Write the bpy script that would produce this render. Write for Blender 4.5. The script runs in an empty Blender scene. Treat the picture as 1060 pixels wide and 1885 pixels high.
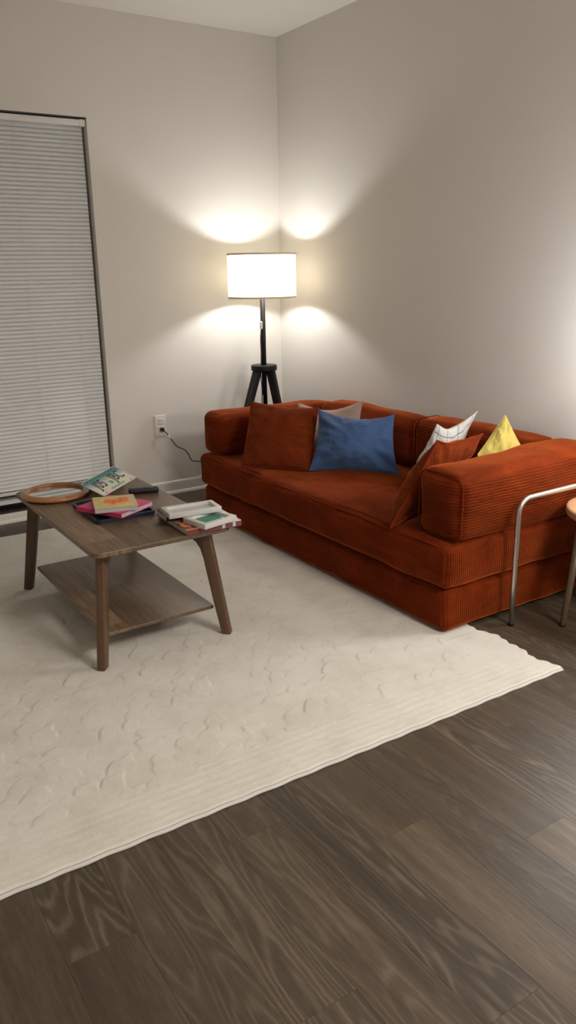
import bpy, bmesh, math, random
import numpy as np
from mathutils import Vector, Matrix, noise
random.seed(7)
PI = math.pi
scene = bpy.context.scene
COL = scene.collection

# ------------------------------------------------------------------ node helpers
def new_mat(name):
    m = bpy.data.materials.new(name); m.use_nodes = True
    nt = m.node_tree; nt.nodes.clear()
    out = nt.nodes.new('ShaderNodeOutputMaterial')
    b = nt.nodes.new('ShaderNodeBsdfPrincipled')
    nt.links.new(b.outputs[0], out.inputs[0])
    return m, nt, b
class NT:
    def __init__(s, nt): s.nt = nt
    def n(s, typ, ins=None, **kw):
        x = s.nt.nodes.new('ShaderNode' + typ)
        for k, v in kw.items(): setattr(x, k, v)
        for k, v in (ins or {}).items():
            if hasattr(v, 'is_output') or isinstance(v, bpy.types.NodeSocket): s.nt.links.new(v, x.inputs[k])
            else: x.inputs[k].default_value = v
        return x
    def math(s, op, a, b=None, c=None):
        ins = {0: a}
        if b is not None: ins[1] = b
        if c is not None: ins[2] = c
        return s.n('Math', ins, operation=op).outputs[0]
    def mix(s, fac, a, b, blend='MIX'):
        x = s.n('Mix', data_type='RGBA', blend_type=blend)
        for i, v in ((0, fac), (6, a), (7, b)):
            if isinstance(v, bpy.types.NodeSocket): s.nt.links.new(v, x.inputs[i])
            else: x.inputs[i].default_value = v
        return x.outputs[2]
    def ramp(s, fac, stops, interp='LINEAR'):
        x = s.n('ValToRGB', {0: fac}); r = x.color_ramp; r.interpolation = interp
        while len(r.elements) < len(stops): r.elements.new(0.5)
        for e, (p, c) in zip(r.elements, stops): e.position = p; e.color = c
        return x.outputs[0]
    def bump(s, h, strength=.3, dist=.01, normal=None):
        ins = {'Height': h, 'Strength': strength, 'Distance': dist}
        if normal is not None: ins['Normal'] = normal
        return s.n('Bump', ins).outputs[0]
    def link(s, a, b): s.nt.links.new(a, b)
def C4(r, g, b): return (r, g, b, 1)
def rgb(r, g, b):
    f = lambda c: ((c/255+.055)/1.055)**2.4 if c > 10 else c/255/12.92
    return (f(r), f(g), f(b), 1)

def plain(name, col, rough=.5, metal=0, bump=None, spec=.5, coat=0, sheen=0, mott=.06, mscale=40):
    m, nt, b = new_mat(name); N = NT(nt)
    tc = N.n('TexCoord').outputs['Object']
    nz = N.n('TexNoise', {'Vector': tc, 'Scale': mscale, 'Detail': 3.}).outputs[0]
    dark = tuple(c*(1-mott) for c in col[:3]) + (1,)
    lite = tuple(min(1, c*(1+mott)) for c in col[:3]) + (1,)
    N.link(N.mix(nz, dark, lite), b.inputs['Base Color'])
    b.inputs['Roughness'].default_value = rough; b.inputs['Metallic'].default_value = metal
    b.inputs['Specular IOR Level'].default_value = spec; b.inputs['Coat Weight'].default_value = coat
    b.inputs['Sheen Weight'].default_value = sheen
    if bump:
        h = N.n('TexNoise', {'Vector': tc, 'Scale': bump[0], 'Detail': 3.}).outputs[0]
        N.link(N.bump(h, bump[1], bump[2]), b.inputs['Normal'])
    return m

# ------------------------------------------------------------------ materials
M = {}
M['wall'] = plain('wall_paint', C4(.70, .672, .632), .75, bump=(220, .06, .002), spec=.25, mott=.012, mscale=6)
M['ceiling'] = plain('ceiling_paint', C4(.80, .775, .73), .85, bump=(160, .08, .002), spec=.2, mott=.01, mscale=6)
M['trim'] = plain('trim_paint', C4(.78, .76, .72), .38, mott=.02)
M['white_plastic'] = plain('white_plastic', C4(.80, .78, .73), .35, mott=.01)
M['blind'] = plain('blind_slat', C4(.70, .725, .73), .45, mott=.03, mscale=8)
M['headrail'] = plain('blind_rail', C4(.72, .71, .70), .4, mott=.02)
M['dark_frame'] = plain('dark_frame', C4(.035, .028, .026), .45)
M['black_wood'] = plain('black_stained_wood', C4(.006, .0055, .0055), .55, bump=(90, .1, .001), spec=.3)
M['black_plastic'] = plain('black_plastic', C4(.012, .012, .013), .38)
M['cord_black'] = plain('cord_black', C4(.018, .016, .016), .5)
M['grey_button'] = plain('grey_button', C4(.12, .12, .13), .5)
M['navy'] = plain('navy_lacquer', C4(.010, .016, .035), .28, mott=.1)
M['pink'] = plain('pink_cover', C4(.62, .045, .16), .45, mott=.12, mscale=18)
M['red'] = plain('red_cover', C4(.36, .03, .03), .5, mott=.1)
M['pages'] = plain('paper_pages', C4(.47, .46, .475), .8, mott=.08, mscale=200)
M['black_cover'] = plain('black_cover', C4(.012, .012, .014), .5)
M['frame_white'] = plain('frame_white', C4(.56, .565, .545), .42, mott=.03)
M['mat_board'] = plain('mat_board', C4(.50, .52, .49), .8, mott=.12, mscale=25)
M['teal_print'] = plain('teal_print', C4(.07, .24, .17), .6, mott=.25, mscale=70)
M['maroon'] = plain('maroon_spine', C4(.16, .045, .055), .5, mott=.15)
M['binding'] = plain('rug_binding', C4(.60, .60, .575), .85, mott=.05)
M['brass_tag'] = plain('tag_white', C4(.8, .78, .74), .5)
M['plate_white'] = plain('plate_badge_green', C4(.10, .30, .19), .5)
M['plate_text'] = plain('plate_text', C4(.018, .022, .035), .4)
M['plate_badge'] = plain('plate_badge_gold', C4(.62, .42, .08), .4)
M['hole'] = plain('hole_dark', C4(.02, .02, .02), .6)
M['wood_light'] = plain('light_wood', C4(.50, .28, .14), .42, mott=.15, mscale=14)
M['leg_brown'] = plain('leg_brown', C4(.085, .055, .030), .4, mott=.15)
M['ceramic'] = plain('ceramic', C4(.55, .50, .44), .3)
M['slot'] = plain('socket_slot', C4(.05, .045, .04), .6)

def steel():
    m, nt, b = new_mat('brushed_steel'); N = NT(nt)
    tc = N.n('TexCoord').outputs['Object']
    nz = N.n('TexNoise', {'Vector': tc, 'Scale': 60., 'Detail': 4.}).outputs[0]
    N.link(N.mix(nz, C4(.56, .54, .51), C4(.60, .58, .55)), b.inputs['Base Color'])
    N.link(N.math('MULTIPLY_ADD', nz, .02, .34), b.inputs['Roughness'])
    b.inputs['Metallic'].default_value = 1
    return m
M['steel'] = steel()

def mirror_glass():
    m, nt, b = new_mat('mirror_glass'); N = NT(nt)
    tc = N.n('TexCoord').outputs['Object']
    nz = N.n('TexNoise', {'Vector': tc, 'Scale': 9.}).outputs[0]
    N.link(N.math('MULTIPLY_ADD', nz, .02, .01), b.inputs['Roughness'])
    b.inputs['Base Color'].default_value = C4(.86, .88, .87); b.inputs['Metallic'].default_value = 1
    return m
M['mirror'] = mirror_glass()

def glass():
    m, nt, b = new_mat('window_glass')
    b.inputs['Base Color'].default_value = C4(.9, .95, .93); b.inputs['Roughness'].default_value = .02
    b.inputs['Transmission Weight'].default_value = 1; b.inputs['IOR'].default_value = 1.45
    return m
M['glass'] = glass()

def shade_mat():
    m = bpy.data.materials.new('lamp_shade_fabric'); m.use_nodes = True; nt = m.node_tree; nt.nodes.clear(); N = NT(nt)
    out = N.n('OutputMaterial')
    tc = N.n('TexCoord').outputs['Object']
    w = N.n('TexNoise', {'Vector': tc, 'Scale': 240., 'Detail': 2.}).outputs[0]
    col = N.mix(w, C4(.80, .72, .56), C4(.86, .78, .62))
    d = N.n('BsdfDiffuse', {'Color': col}); t = N.n('BsdfTranslucent', {'Color': col})
    mx = N.n('MixShader', {0: .42, 1: d.outputs[0], 2: t.outputs[0]})
    N.link(mx.outputs[0], out.inputs[0])
    return m
M['shade'] = shade_mat()
M['shade_trim'] = plain('shade_trim', C4(.74, .66, .50), .8)
def emit(name, col, s):
    m = bpy.data.materials.new(name); m.use_nodes = True; nt = m.node_tree; nt.nodes.clear(); N = NT(nt)
    out = N.n('OutputMaterial'); e = N.n('Emission', {'Color': col, 'Strength': s}); N.link(e.outputs[0], out.inputs[0])
    return m
BULB = C4(1, 1, .985)
M['bulb'] = emit('bulb_glow', BULB, 335)
M['globe'] = emit('globe_glow', BULB, 62)
M['fill_lens'] = emit('fill_lamp_lens', C4(1, .90, .81), 47)  # glow of the added fill lamp behind the camera

def wood(name, dark, mid, lite, axis='y', rough=.38, strip=.09, strip_len=.5, coat=.1, contrast=1):
    """board wood, boards along the named local axis"""
    m, nt, b = new_mat(name); N = NT(nt)
    tc = N.n('TexCoord').outputs['Object']
    rot = (0, 0, PI/2) if axis == 'y' else ((0, PI/2, 0) if axis == 'z' else (0, 0, 0))
    v = N.n('Mapping', {'Vector': tc, 'Rotation': rot}).outputs[0]
    br = N.n('TexBrick', {'Vector': v, 'Color1': C4(0, 0, 0), 'Color2': C4(1, 1, 1), 'Mortar': C4(.5, .5, .5), 'Scale': 1.,
                          'Mortar Size': 0., 'Brick Width': strip_len, 'Row Height': strip})
    br.offset = .37
    g = N.n('Mapping', {'Vector': v, 'Scale': (3, 42, 42)}).outputs[0]
    off = N.n('VectorMath', {0: g, 1: br.outputs[0]}, operation='ADD').outputs[0]
    n1 = N.n('TexNoise', {'Vector': off, 'Scale': 1.6, 'Detail': 6., 'Roughness': .62, 'Distortion': .6}).outputs[0]
    f = N.math('ADD', N.math('MULTIPLY', n1, .75*contrast), N.math('MULTIPLY', br.outputs[0], .28*contrast))
    f = N.math('ADD', f, .5-.5*contrast)
    N.link(N.ramp(f, [(.25, dark), (.5, mid), (.8, lite)]), b.inputs['Base Color'])
    N.link(N.math('MULTIPLY_ADD', n1, .18, rough-.08), b.inputs['Roughness'])
    N.link(N.bump(n1, .12, .002), b.inputs['Normal'])
    b.inputs['Coat Weight'].default_value = coat; b.inputs['Coat Roughness'].default_value = .25
    return m
M['walnut'] = wood('walnut', C4(.066, .041, .022), C4(.140, .091, .053), C4(.31, .215, .13), 'y', .40, .13, .55)
M['walnut_leg'] = wood('walnut_leg', C4(.058, .027, .012), C4(.090, .045, .021), C4(.13, .07, .034), 'z', .42, .4, 2)
M['oak_ring'] = wood('turned_wood', C4(.25, .10, .030), C4(.37, .165, .058), C4(.48, .24, .10), 'x', .30, .5, 2, .4)

def floor_mat():
    m, nt, b = new_mat('oak_plank'); N = NT(nt)
    tc = N.n('TexCoord').outputs['Object']
    a = N.n('Attribute', attribute_name='plank').outputs['Fac']
    a2 = N.n('Attribute', attribute_name='figure').outputs['Fac']
    tone = N.n('Attribute', attribute_name='tone').outputs['Fac']
    offs = N.n('CombineXYZ', {0: N.math('MULTIPLY', a, 37.), 1: N.math('MULTIPLY', a, 91.), 2: N.math('MULTIPLY', a, 13.)}).outputs[0]
    p = N.n('VectorMath', {0: tc, 1: offs}, operation='ADD').outputs[0]
    # cathedral rings: long ellipses cut along the plank
    pw = N.n('Mapping', {'Vector': p, 'Scale': (9, 1.0, 1)}).outputs[0]
    warp = N.n('TexNoise', {'Vector': pw, 'Scale': .75, 'Detail': 2.5, 'Roughness': .45}).outputs[0]
    fine = N.n('TexNoise', {'Vector': N.n('Mapping', {'Vector': p, 'Scale': (60, 16, 1)}).outputs[0], 'Scale': 1., 'Detail': 2.}).outputs[0]
    ring = N.math('ADD', N.math('MULTIPLY', warp, 46.), N.math('MULTIPLY', fine, 1.1))
    s = N.math('MULTIPLY_ADD', N.math('SINE', N.math('MULTIPLY', ring, 3.4)), .5, .5)
    s = N.math('POWER', s, 3.)
    # pores and long streaks
    st = N.n('TexNoise', {'Vector': N.n('Mapping', {'Vector': p, 'Scale': (26, 1.1, 1)}).outputs[0], 'Scale': 1., 'Detail': 5., 'Roughness': .6}).outputs[0]
    pore = N.n('TexNoise', {'Vector': N.n('Mapping', {'Vector': p, 'Scale': (260, 22, 1)}).outputs[0], 'Scale': 1., 'Detail': 3., 'Roughness': .7}).outputs[0]
    base = N.ramp(st, [(.28, C4(.047, .033, .0195)), (.5, C4(.070, .051, .0315)), (.74, C4(.106, .081, .053))])
    base = N.mix(N.math('MULTIPLY', N.ramp(pore, [(.42, C4(0, 0, 0)), (.62, C4(1, 1, 1))]), .45), base, C4(.034, .025, .017))
    figm = N.math('MULTIPLY', N.math('MULTIPLY', s, N.math('MULTIPLY', a2, N.ramp(st, [(.35, C4(.2, .2, .2)), (.6, C4(1, 1, 1))]))), .62)
    base = N.mix(figm, base, C4(.185, .150, .110))
    hsv = N.n('HueSaturation', {'Color': base, 'Value': tone}).outputs[0]
    N.link(hsv, b.inputs['Base Color'])
    N.link(N.math('MULTIPLY_ADD', pore, .16, .36), b.inputs['Roughness'])
    b.inputs['Specular IOR Level'].default_value = .45
    h = N.math('ADD', N.math('MULTIPLY', pore, .6), N.math('MULTIPLY', figm, .5))
    N.link(N.bump(h, .16, .002), b.inputs['Normal'])
    return m
M['floor'] = floor_mat()

def rug_mat():
    m, nt, b = new_mat('rug_pile'); N = NT(nt)
    tc = N.n('TexCoord').outputs['Object']
    n1 = N.n('TexNoise', {'Vector': tc, 'Scale': 7., 'Detail': 4., 'Roughness': .6}).outputs[0]
    n2 = N.n('TexNoise', {'Vector': tc, 'Scale': 420., 'Detail': 3.}).outputs[0]
    n3 = N.n('TexNoise', {'Vector': N.n('Mapping', {'Vector': tc, 'Scale': (14, 30, 1)}).outputs[0], 'Scale': 1., 'Detail': 3.}).outputs[0]
    c = N.ramp(n1, [(.3, C4(.64, .62, .55)), (.55, C4(.715, .70, .635)), (.8, C4(.75, .735, .68))])
    c = N.mix(N.math('MULTIPLY', N.ramp(n3, [(.55, C4(0, 0, 0)), (.75, C4(1, 1, 1))]), .25), c, C4(.50, .455, .38))
    c = N.mix(N.math('MULTIPLY', n2, .25), c, C4(.50, .46, .40))
    N.link(c, b.inputs['Base Color'])
    b.inputs['Roughness'].default_value = .95; b.inputs['Specular IOR Level'].default_value = .1
    b.inputs['Sheen Weight'].default_value = .25; b.inputs['Sheen Roughness'].default_value = .5
    N.link(N.bump(n2, .35, .004), b.inputs['Normal'])
    return m
M['rug'] = rug_mat()

def cord_mat(name, side, top, pitch=.0105, strength=.7, top_soft=.75, col=(.138, .0195, .0034)):
    m, nt, b = new_mat(name); N = NT(nt)
    tc = N.n('TexCoord').outputs['Object']
    wob = N.n('TexNoise', {'Vector': tc, 'Scale': 9., 'Detail': 2.}).outputs[0]
    sx = N.n('SeparateXYZ', {0: tc})
    gn = N.n('SeparateXYZ', {0: N.n('NewGeometry').outputs['Normal']})
    isT = N.math('GREATER_THAN', N.math('ABSOLUTE', gn.outputs[2]), .62)
    ax = {'x': 0, 'y': 1, 'z': 2}
    a = N.n('Mix', {0: isT, 2: sx.outputs[ax[side]], 3: sx.outputs[ax[top]]}, data_type='FLOAT').outputs[0]
    ph = N.math('ADD', N.math('MULTIPLY', a, 2*PI/pitch), N.math('MULTIPLY', wob, 3.))
    rib = N.math('MULTIPLY_ADD', N.math('SINE', ph), .5, .5)
    rib = N.math('MULTIPLY', N.math('POWER', rib, .55), N.math('MULTIPLY_ADD', isT, -top_soft, 1.))
    nap = N.n('TexNoise', {'Vector': N.n('Mapping', {'Vector': tc, 'Scale': (5, 5, 13)}).outputs[0], 'Scale': 1., 'Detail': 6., 'Roughness': .66, 'Distortion': .7}).outputs[0]
    wr = N.n('TexNoise', {'Vector': N.n('Mapping', {'Vector': tc, 'Scale': (22, 22, 70)}).outputs[0], 'Scale': 1., 'Detail': 3., 'Roughness': .6}).outputs[0]
    k = lambda f: C4(col[0]*f, col[1]*f, col[2]*f)
    c = N.ramp(nap, [(.30, k(.66)), (.5, k(1.0)), (.7, k(1.38))])
    c = N.mix(N.math('MULTIPLY', N.ramp(wr, [(.52, C4(0, 0, 0)), (.72, C4(1, 1, 1))]), .45), c, k(.5))
    N.link(c, b.inputs['Base Color'])
    b.inputs['Roughness'].default_value = .85; b.inputs['Specular IOR Level'].default_value = .04
    b.inputs['Sheen Weight'].default_value = .7; b.inputs['Sheen Roughness'].default_value = .30
    b.inputs['Sheen Tint'].default_value = C4(1, .25, .07)
    b1 = N.bump(rib, strength, .0035)
    b2 = N.bump(N.math('ADD', nap, N.math('MULTIPLY', wr, .35)), .30, .012, b1)
    N.link(b2, b.inputs['Normal'])
    return m
M['cord_seat'] = cord_mat('corduroy_seat', 'x', 'x')
M['cord_arm'] = cord_mat('corduroy_arm', 'z', 'y', .0112)
M['cord_back'] = cord_mat('corduroy_back', 'z', 'x', .0115)
M['rust_pillow'] = cord_mat('rust_velvet', 'x', 'y', .007, .25, .5, (.135, .0225, .0050))
M['rust_piping'] = plain('rust_piping', C4(.17, .022, .005), .85, spec=.06, mott=.15)

def cloth(name, c0, c1, scale=900, rough=.85):
    m, nt, b = new_mat(name); N = NT(nt)
    uv = N.n('TexCoord').outputs['UV']
    w1 = N.n('TexWave', {'Vector': uv, 'Scale': 60., 'Distortion': .6}, bands_direction='X').outputs[0]
    w2 = N.n('TexWave', {'Vector': uv, 'Scale': 60., 'Distortion': .6}, bands_direction='Y').outputs[0]
    nz = N.n('TexNoise', {'Vector': uv, 'Scale': 5., 'Detail': 5.}).outputs[0]
    N.link(N.mix(nz, c0, c1), b.inputs['Base Color'])
    b.inputs['Roughness'].default_value = rough; b.inputs['Specular IOR Level'].default_value = .2
    b.inputs['Sheen Weight'].default_value = .15
    b1 = N.bump(N.math('ADD', w1, w2), .12, .001)
    f = N.n('TexNoise', {'Vector': N.n('Mapping', {'Vector': uv, 'Scale': (5, 9, 1)}).outputs[0], 'Scale': 1., 'Detail': 3., 'Distortion': 1.2}).outputs[0]
    N.link(N.bump(f, .35, .02, b1), b.inputs['Normal'])
    return m
M['blue_cloth'] = cloth('blue_cotton', C4(.038, .080, .190), C4(.056, .108, .235))
M['mauve_cloth'] = cloth('mauve_cotton', C4(.37, .25, .215), C4(.45, .32, .28))
M['yellow_cloth'] = cloth('yellow_velvet', C4(.42, .32, .065), C4(.52, .42, .11))
def grid_cloth():
    m, nt, b = new_mat('white_windowpane_cloth'); N = NT(nt)
    uv = N.n('TexCoord').outputs['UV']
    sep = N.n('SeparateXYZ', {0: uv})
    def lines(o, k, ph):
        f = N.math('FRACT', N.math('MULTIPLY_ADD', o, k, ph))
        return N.math('LESS_THAN', N.math('ABSOLUTE', N.math('SUBTRACT', f, .5)), .024)
    l = N.math('MAXIMUM', lines(sep.outputs[0], 3.6, .18), lines(sep.outputs[1], 3.6, .30))
    N.link(N.mix(N.math('MULTIPLY', l, .8), C4(.60, .59, .56), C4(.05, .05, .055)), b.inputs['Base Color'])
    b.inputs['Roughness'].default_value = .9; b.inputs['Specular IOR Level'].default_value = .15
    f = N.n('TexNoise', {'Vector': N.n('Mapping', {'Vector': uv, 'Scale': (6, 8, 1)}).outputs[0], 'Scale': 1., 'Detail': 3., 'Distortion': 1.}).outputs[0]
    N.link(N.bump(f, .3, .02), b.inputs['Normal'])
    return m
M['grid_cloth'] = grid_cloth()

def plate_mat():
    m, nt, b = new_mat('plate_print'); N = NT(nt)
    tc = N.n('TexCoord').outputs['Object']; s = N.n('SeparateXYZ', {0: tc})
    nz = N.n('TexNoise', {'Vector': tc, 'Scale': 30., 'Detail': 3.}).outputs[0]
    t = N.math('ADD', N.math('MULTIPLY_ADD', s.outputs[1], 9.2, .5), N.math('MULTIPLY_ADD', nz, .12, -.06))
    N.link(N.ramp(t, [(.0, C4(.62, .60, .50)), (.48, C4(.60, .585, .49)), (.68, C4(.30, .42, .42)), (.86, C4(.06, .21, .19)), (1., C4(.04, .17, .15))]), b.inputs['Base Color'])
    b.inputs['Roughness'].default_value = .35
    return m
M['plate'] = plate_mat()
def flower_cover():
    m, nt, b = new_mat('painted_cover'); N = NT(nt)
    tc = N.n('TexCoord').outputs['Object']
    vo = N.n('TexVoronoi', {'Vector': tc, 'Scale': 90.}).outputs['Color']
    v = N.n('SeparateXYZ', {0: vo}).outputs[0]
    bg = N.ramp(v, [(0, C4(.66, .46, .14)), (.35, C4(.74, .58, .18)), (.6, C4(.52, .56, .20)), (.8, C4(.70, .44, .34)), (1., C4(.74, .64, .36))], 'CONSTANT')
    s = N.n('SeparateXYZ', {0: tc})
    nz = N.n('TexNoise', {'Vector': tc, 'Scale': 34., 'Detail': 3.}).outputs[0]
    d = N.n('VectorMath', {0: N.n('VectorMath', {0: tc, 1: (1, 1.15, 0)}, operation='MULTIPLY').outputs[0], 1: (.008, .008, 0)}, operation='DISTANCE').outputs['Value']
    near = N.math('LESS_THAN', N.math('ADD', d, N.math('MULTIPLY', N.math('SUBTRACT', nz, .5), .09)), .050)
    fl = N.ramp(N.n('TexNoise', {'Vector': tc, 'Scale': 60., 'Detail': 2.}).outputs[0], [(.42, C4(.78, .10, .02)), (.5, C4(.85, .24, .03)), (.6, C4(.72, .40, .10))], 'CONSTANT')
    c = N.mix(near, bg, fl)
    d2 = N.n('VectorMath', {0: tc, 1: (-.058, .032, 0)}, operation='DISTANCE').outputs['Value']
    c = N.mix(N.math('LESS_THAN', d2, .013), c, C4(.34, .26, .52))
    d3 = N.n('VectorMath', {0: tc, 1: (.070, .045, 0)}, operation='DISTANCE').outputs['Value']
    c = N.mix(N.math('MULTIPLY', N.math('LESS_THAN', N.math('ADD', d3, N.math('MULTIPLY', nz, .02)), .038), .8), c, C4(.62, .36, .42))
    N.link(c, b.inputs['Base Color']); b.inputs['Roughness'].default_value = .4
    return m
M['flower_cover'] = flower_cover()
def art_cover():
    m, nt, b = new_mat('art_book_cover'); N = NT(nt)
    tc = N.n('TexCoord').outputs['Object']; s = N.n('SeparateXYZ', {0: tc})
    nz = N.n('TexNoise', {'Vector': tc, 'Scale': 22., 'Detail': 2., 'Distortion': 1.}).outputs[0]
    n2 = N.n('TexNoise', {'Vector': tc, 'Scale': 14., 'Detail': 1., 'Distortion': 2.}).outputs[0]
    c = N.ramp(n2, [(.36, C4(.55, .40, .36)), (.42, C4(.66, .60, .56)), (.60, C4(.70, .66, .63)), (.62, C4(.30, .28, .27)), (.645, C4(.66, .62, .58))], 'CONSTANT')
    left = N.math('LESS_THAN', N.math('ADD', s.outputs[0], N.math('MULTIPLY', N.math('SUBTRACT', nz, .5), .12)), -.038)
    lc = N.ramp(nz, [(.38, C4(.035, .03, .03)), (.44, C4(.66, .22, .07)), (.56, C4(.60, .40, .22)), (.64, C4(.55, .07, .05))], 'CONSTANT')
    N.link(N.mix(left, c, lc), b.inputs['Base Color']); b.inputs['Roughness'].default_value = .35
    return m
M['art_cover'] = art_cover()

# ------------------------------------------------------------------ object helpers
ORG = {}
def link_mesh(name, me, mat, parent=None, matrix=None, smooth=True):
    o = bpy.data.objects.new(name, me); COL.objects.link(o)
    if mat is not None and not me.materials: me.materials.append(mat)
    if smooth: me.polygons.foreach_set('use_smooth', [True]*len(me.polygons))
    if parent is not None: o.parent = parent
    if matrix is not None: o.matrix_local = matrix
    return o
def world_obj(name, verts, faces, mat, parent=None, smooth=True, origin=None):
    """verts in room coordinates; the parent (an unrotated thing) sits at ORG[parent]"""
    if parent is not None: org = ORG[parent.name]
    elif origin is not None: org = Vector(origin)
    else:
        a = np.array([tuple(v) for v in verts]); org = Vector(((a[:,0].min()+a[:,0].max())/2, (a[:,1].min()+a[:,1].max())/2, a[:,2].min()))
    me = bpy.data.meshes.new(name)
    me.from_pydata([tuple(Vector(v)-org) for v in verts], [], faces); me.validate(); me.update()
    o = link_mesh(name, me, mat, parent, None, smooth)
    if parent is None: o.location = org
    ORG[o.name] = org
    return o
def local_obj(name, vf, mat, parent=None, matrix=None, smooth=False):
    me = bpy.data.meshes.new(name); me.from_pydata([tuple(v) for v in vf[0]], [], vf[1]); me.validate(); me.update()
    return link_mesh(name, me, mat, parent, matrix, smooth)
def tag(o, label=None, cat=None, group=None, kind=None):
    if label: o['label'] = label
    if cat: o['category'] = cat
    if group: o['group'] = group
    if kind: o['kind'] = kind
    return o
def thing(name, loc, label, cat, group=None, matrix=None):
    o = bpy.data.objects.new(name, None); COL.objects.link(o); o.empty_display_size = .1
    if matrix is not None: o.matrix_world = matrix
    else: o.location = loc
    ORG[o.name] = Vector(loc if matrix is None else matrix.translation)
    return tag(o, label, cat, group)
def struct(name, verts, faces, mat, smooth=False, parent=None):
    o = world_obj(name, verts, faces, mat, parent, smooth); return tag(o, kind='structure') if parent is None else o

class MB:
    def __init__(s): s.v = []; s.f = []
    def add(s, vf):
        k = len(s.v); s.v += [tuple(v) for v in vf[0]]; s.f += [tuple(i+k for i in f) for f in vf[1]]; return s
    @property
    def vf(s): return s.v, s.f
def box(lo, hi):
    (x0, y0, z0), (x1, y1, z1) = lo, hi
    v = [(x0,y0,z0),(x1,y0,z0),(x1,y1,z0),(x0,y1,z0),(x0,y0,z1),(x1,y0,z1),(x1,y1,z1),(x0,y1,z1)]
    return v, [(0,3,2,1),(4,5,6,7),(0,1,5,4),(1,2,6,5),(2,3,7,6),(3,0,4,7)]
def rbox(lo, hi, r, m=4, n=(6, 6, 6), bulge=(0, 0, 0), amp=0, freq=6, seed=0, fn=None):
    """rounded box, its faces bulged outwards and gently uneven"""
    lo = np.array(lo, float); hi = np.array(hi, float); r = min(r, (hi-lo).min()/2*.98)
    cs = []
    for a in range(3):
        e = [r*(1-math.tan(math.radians(45)*(m-k)/m)) for k in range(m+1)]
        L = hi[a]-lo[a]
        inner = [r+(L-2*r)*k/n[a] for k in range(1, n[a])]
        cs.append([lo[a]+t for t in e+inner] + [hi[a]-t for t in reversed(e)])
    ids = {}; V = []; F = []
    def vid(i, j, k):
        key = (i, j, k)
        if key not in ids:
            p = np.array([cs[0][i], cs[1][j], cs[2][k]])
            q = np.clip(p, lo+r, hi-r); d = p-q; L = np.linalg.norm(d)
            nrm = d/L; pt = q+r*nrm
            u = 2*(p-lo)/(hi-lo)-1
            for a in range(3):
                o1, o2 = (a+1) % 3, (a+2) % 3
                pt[a] += u[a]*bulge[a]*max(0, (1-u[o1]**2))*max(0, (1-u[o2]**2))*min(1, abs(u[a])**4)
            if amp: pt += nrm*amp*noise.noise(Vector(p*freq)+Vector((seed, seed*1.7, 0)))
            if fn: pt = np.array(fn(pt, u))
            ids[key] = len(V); V.append(tuple(pt))
        return ids[key]
    N_ = [len(c)-1 for c in cs]
    for a in range(3):
        b, c = (a+1) % 3, (a+2) % 3
        for side in (0, N_[a]):
            for i in range(N_[b]):
                for j in range(N_[c]):
                    def g(ii, jj):
                        t = [0, 0, 0]; t[a] = side; t[b] = ii; t[c] = jj; return vid(*t)
                    f = (g(i, j), g(i+1, j), g(i+1, j+1), g(i, j+1))
                    F.append(f if side else f[::-1])
    return V, F
def tube(path, r, seg=10, closed=False, cap=True):
    P = [Vector(p) for p in path]; n = len(P); V = []; F = []
    T = []
    for i in range(n):
        a = P[(i-1) % n] if (closed or i > 0) else P[i]; b = P[(i+1) % n] if (closed or i < n-1) else P[i]
        T.append((b-a).normalized())
    up = Vector((0, 0, 1)) if abs(T[0].z) < .9 else Vector((1, 0, 0))
    nrm = T[0].cross(up).normalized()
    for i in range(n):
        nrm = (nrm - T[i]*nrm.dot(T[i])).normalized(); bn = T[i].cross(nrm)
        rr = r[i] if isinstance(r, (list, tuple)) else r
        for k in range(seg):
            a = 2*PI*k/seg; V.append(P[i]+nrm*math.cos(a)*rr+bn*math.sin(a)*rr)
    m = n if closed else n-1
    for i in range(m):
        j = (i+1) % n
        for k in range(seg):
            l = (k+1) % seg
            F.append((i*seg+k, i*seg+l, j*seg+l, j*seg+k))
    if cap and not closed:
        F.append(tuple(range(seg-1, -1, -1))); F.append(tuple((n-1)*seg+k for k in range(seg)))
    return V, F
def smooth_path(pts, k=8):
    P = [Vector(p) for p in pts]; out = []
    for i in range(len(P)-1):
        p0 = P[max(i-1, 0)]; p1 = P[i]; p2 = P[i+1]; p3 = P[min(i+2, len(P)-1)]
        for s in range(k):
            t = s/k
            out.append(.5*((2*p1)+(p2-p0)*t+(2*p0-5*p1+4*p2-p3)*t*t+(3*p1-p0-3*p2+p3)*t**3))
    return out+[P[-1]]
def lathe(prof, c=(0, 0, 0), seg=48, closed=False):
    V = []; F = []; n = len(prof)
    for (r, z) in prof:
        for k in range(seg):
            a = 2*PI*k/seg; V.append((c[0]+r*math.cos(a), c[1]+r*math.sin(a), c[2]+z))
    for i in range(n if closed else n-1):
        j = (i+1) % n
        for k in range(seg):
            l = (k+1) % seg; F.append((i*seg+k, i*seg+l, j*seg+l, j*seg+k))
    return V, F
def prism(poly, origin, u, v, w, t):
    """polygon (a,b) in plane u,v at origin, extruded t along w (centred)"""
    o = Vector(origin); u = Vector(u); v = Vector(v); w = Vector(w); n = len(poly)
    V = [o+u*a+v*b-w*t/2 for a, b in poly]+[o+u*a+v*b+w*t/2 for a, b in poly]
    F = [tuple(range(n-1, -1, -1)), tuple(range(n, 2*n))]+[(i, (i+1) % n, n+(i+1) % n, n+i) for i in range(n)]
    return V, F
def rrect(w, h, r, seg=6):
    P = []
    for cx, cy, a0 in ((w/2-r, h/2-r, 0), (-w/2+r, h/2-r, 90), (-w/2+r, -h/2+r, 180), (w/2-r, -h/2+r, 270)):
        for k in range(seg+1):
            a = math.radians(a0+90*k/seg); P.append((cx+r*math.cos(a), cy+r*math.sin(a)))
    return P
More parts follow.
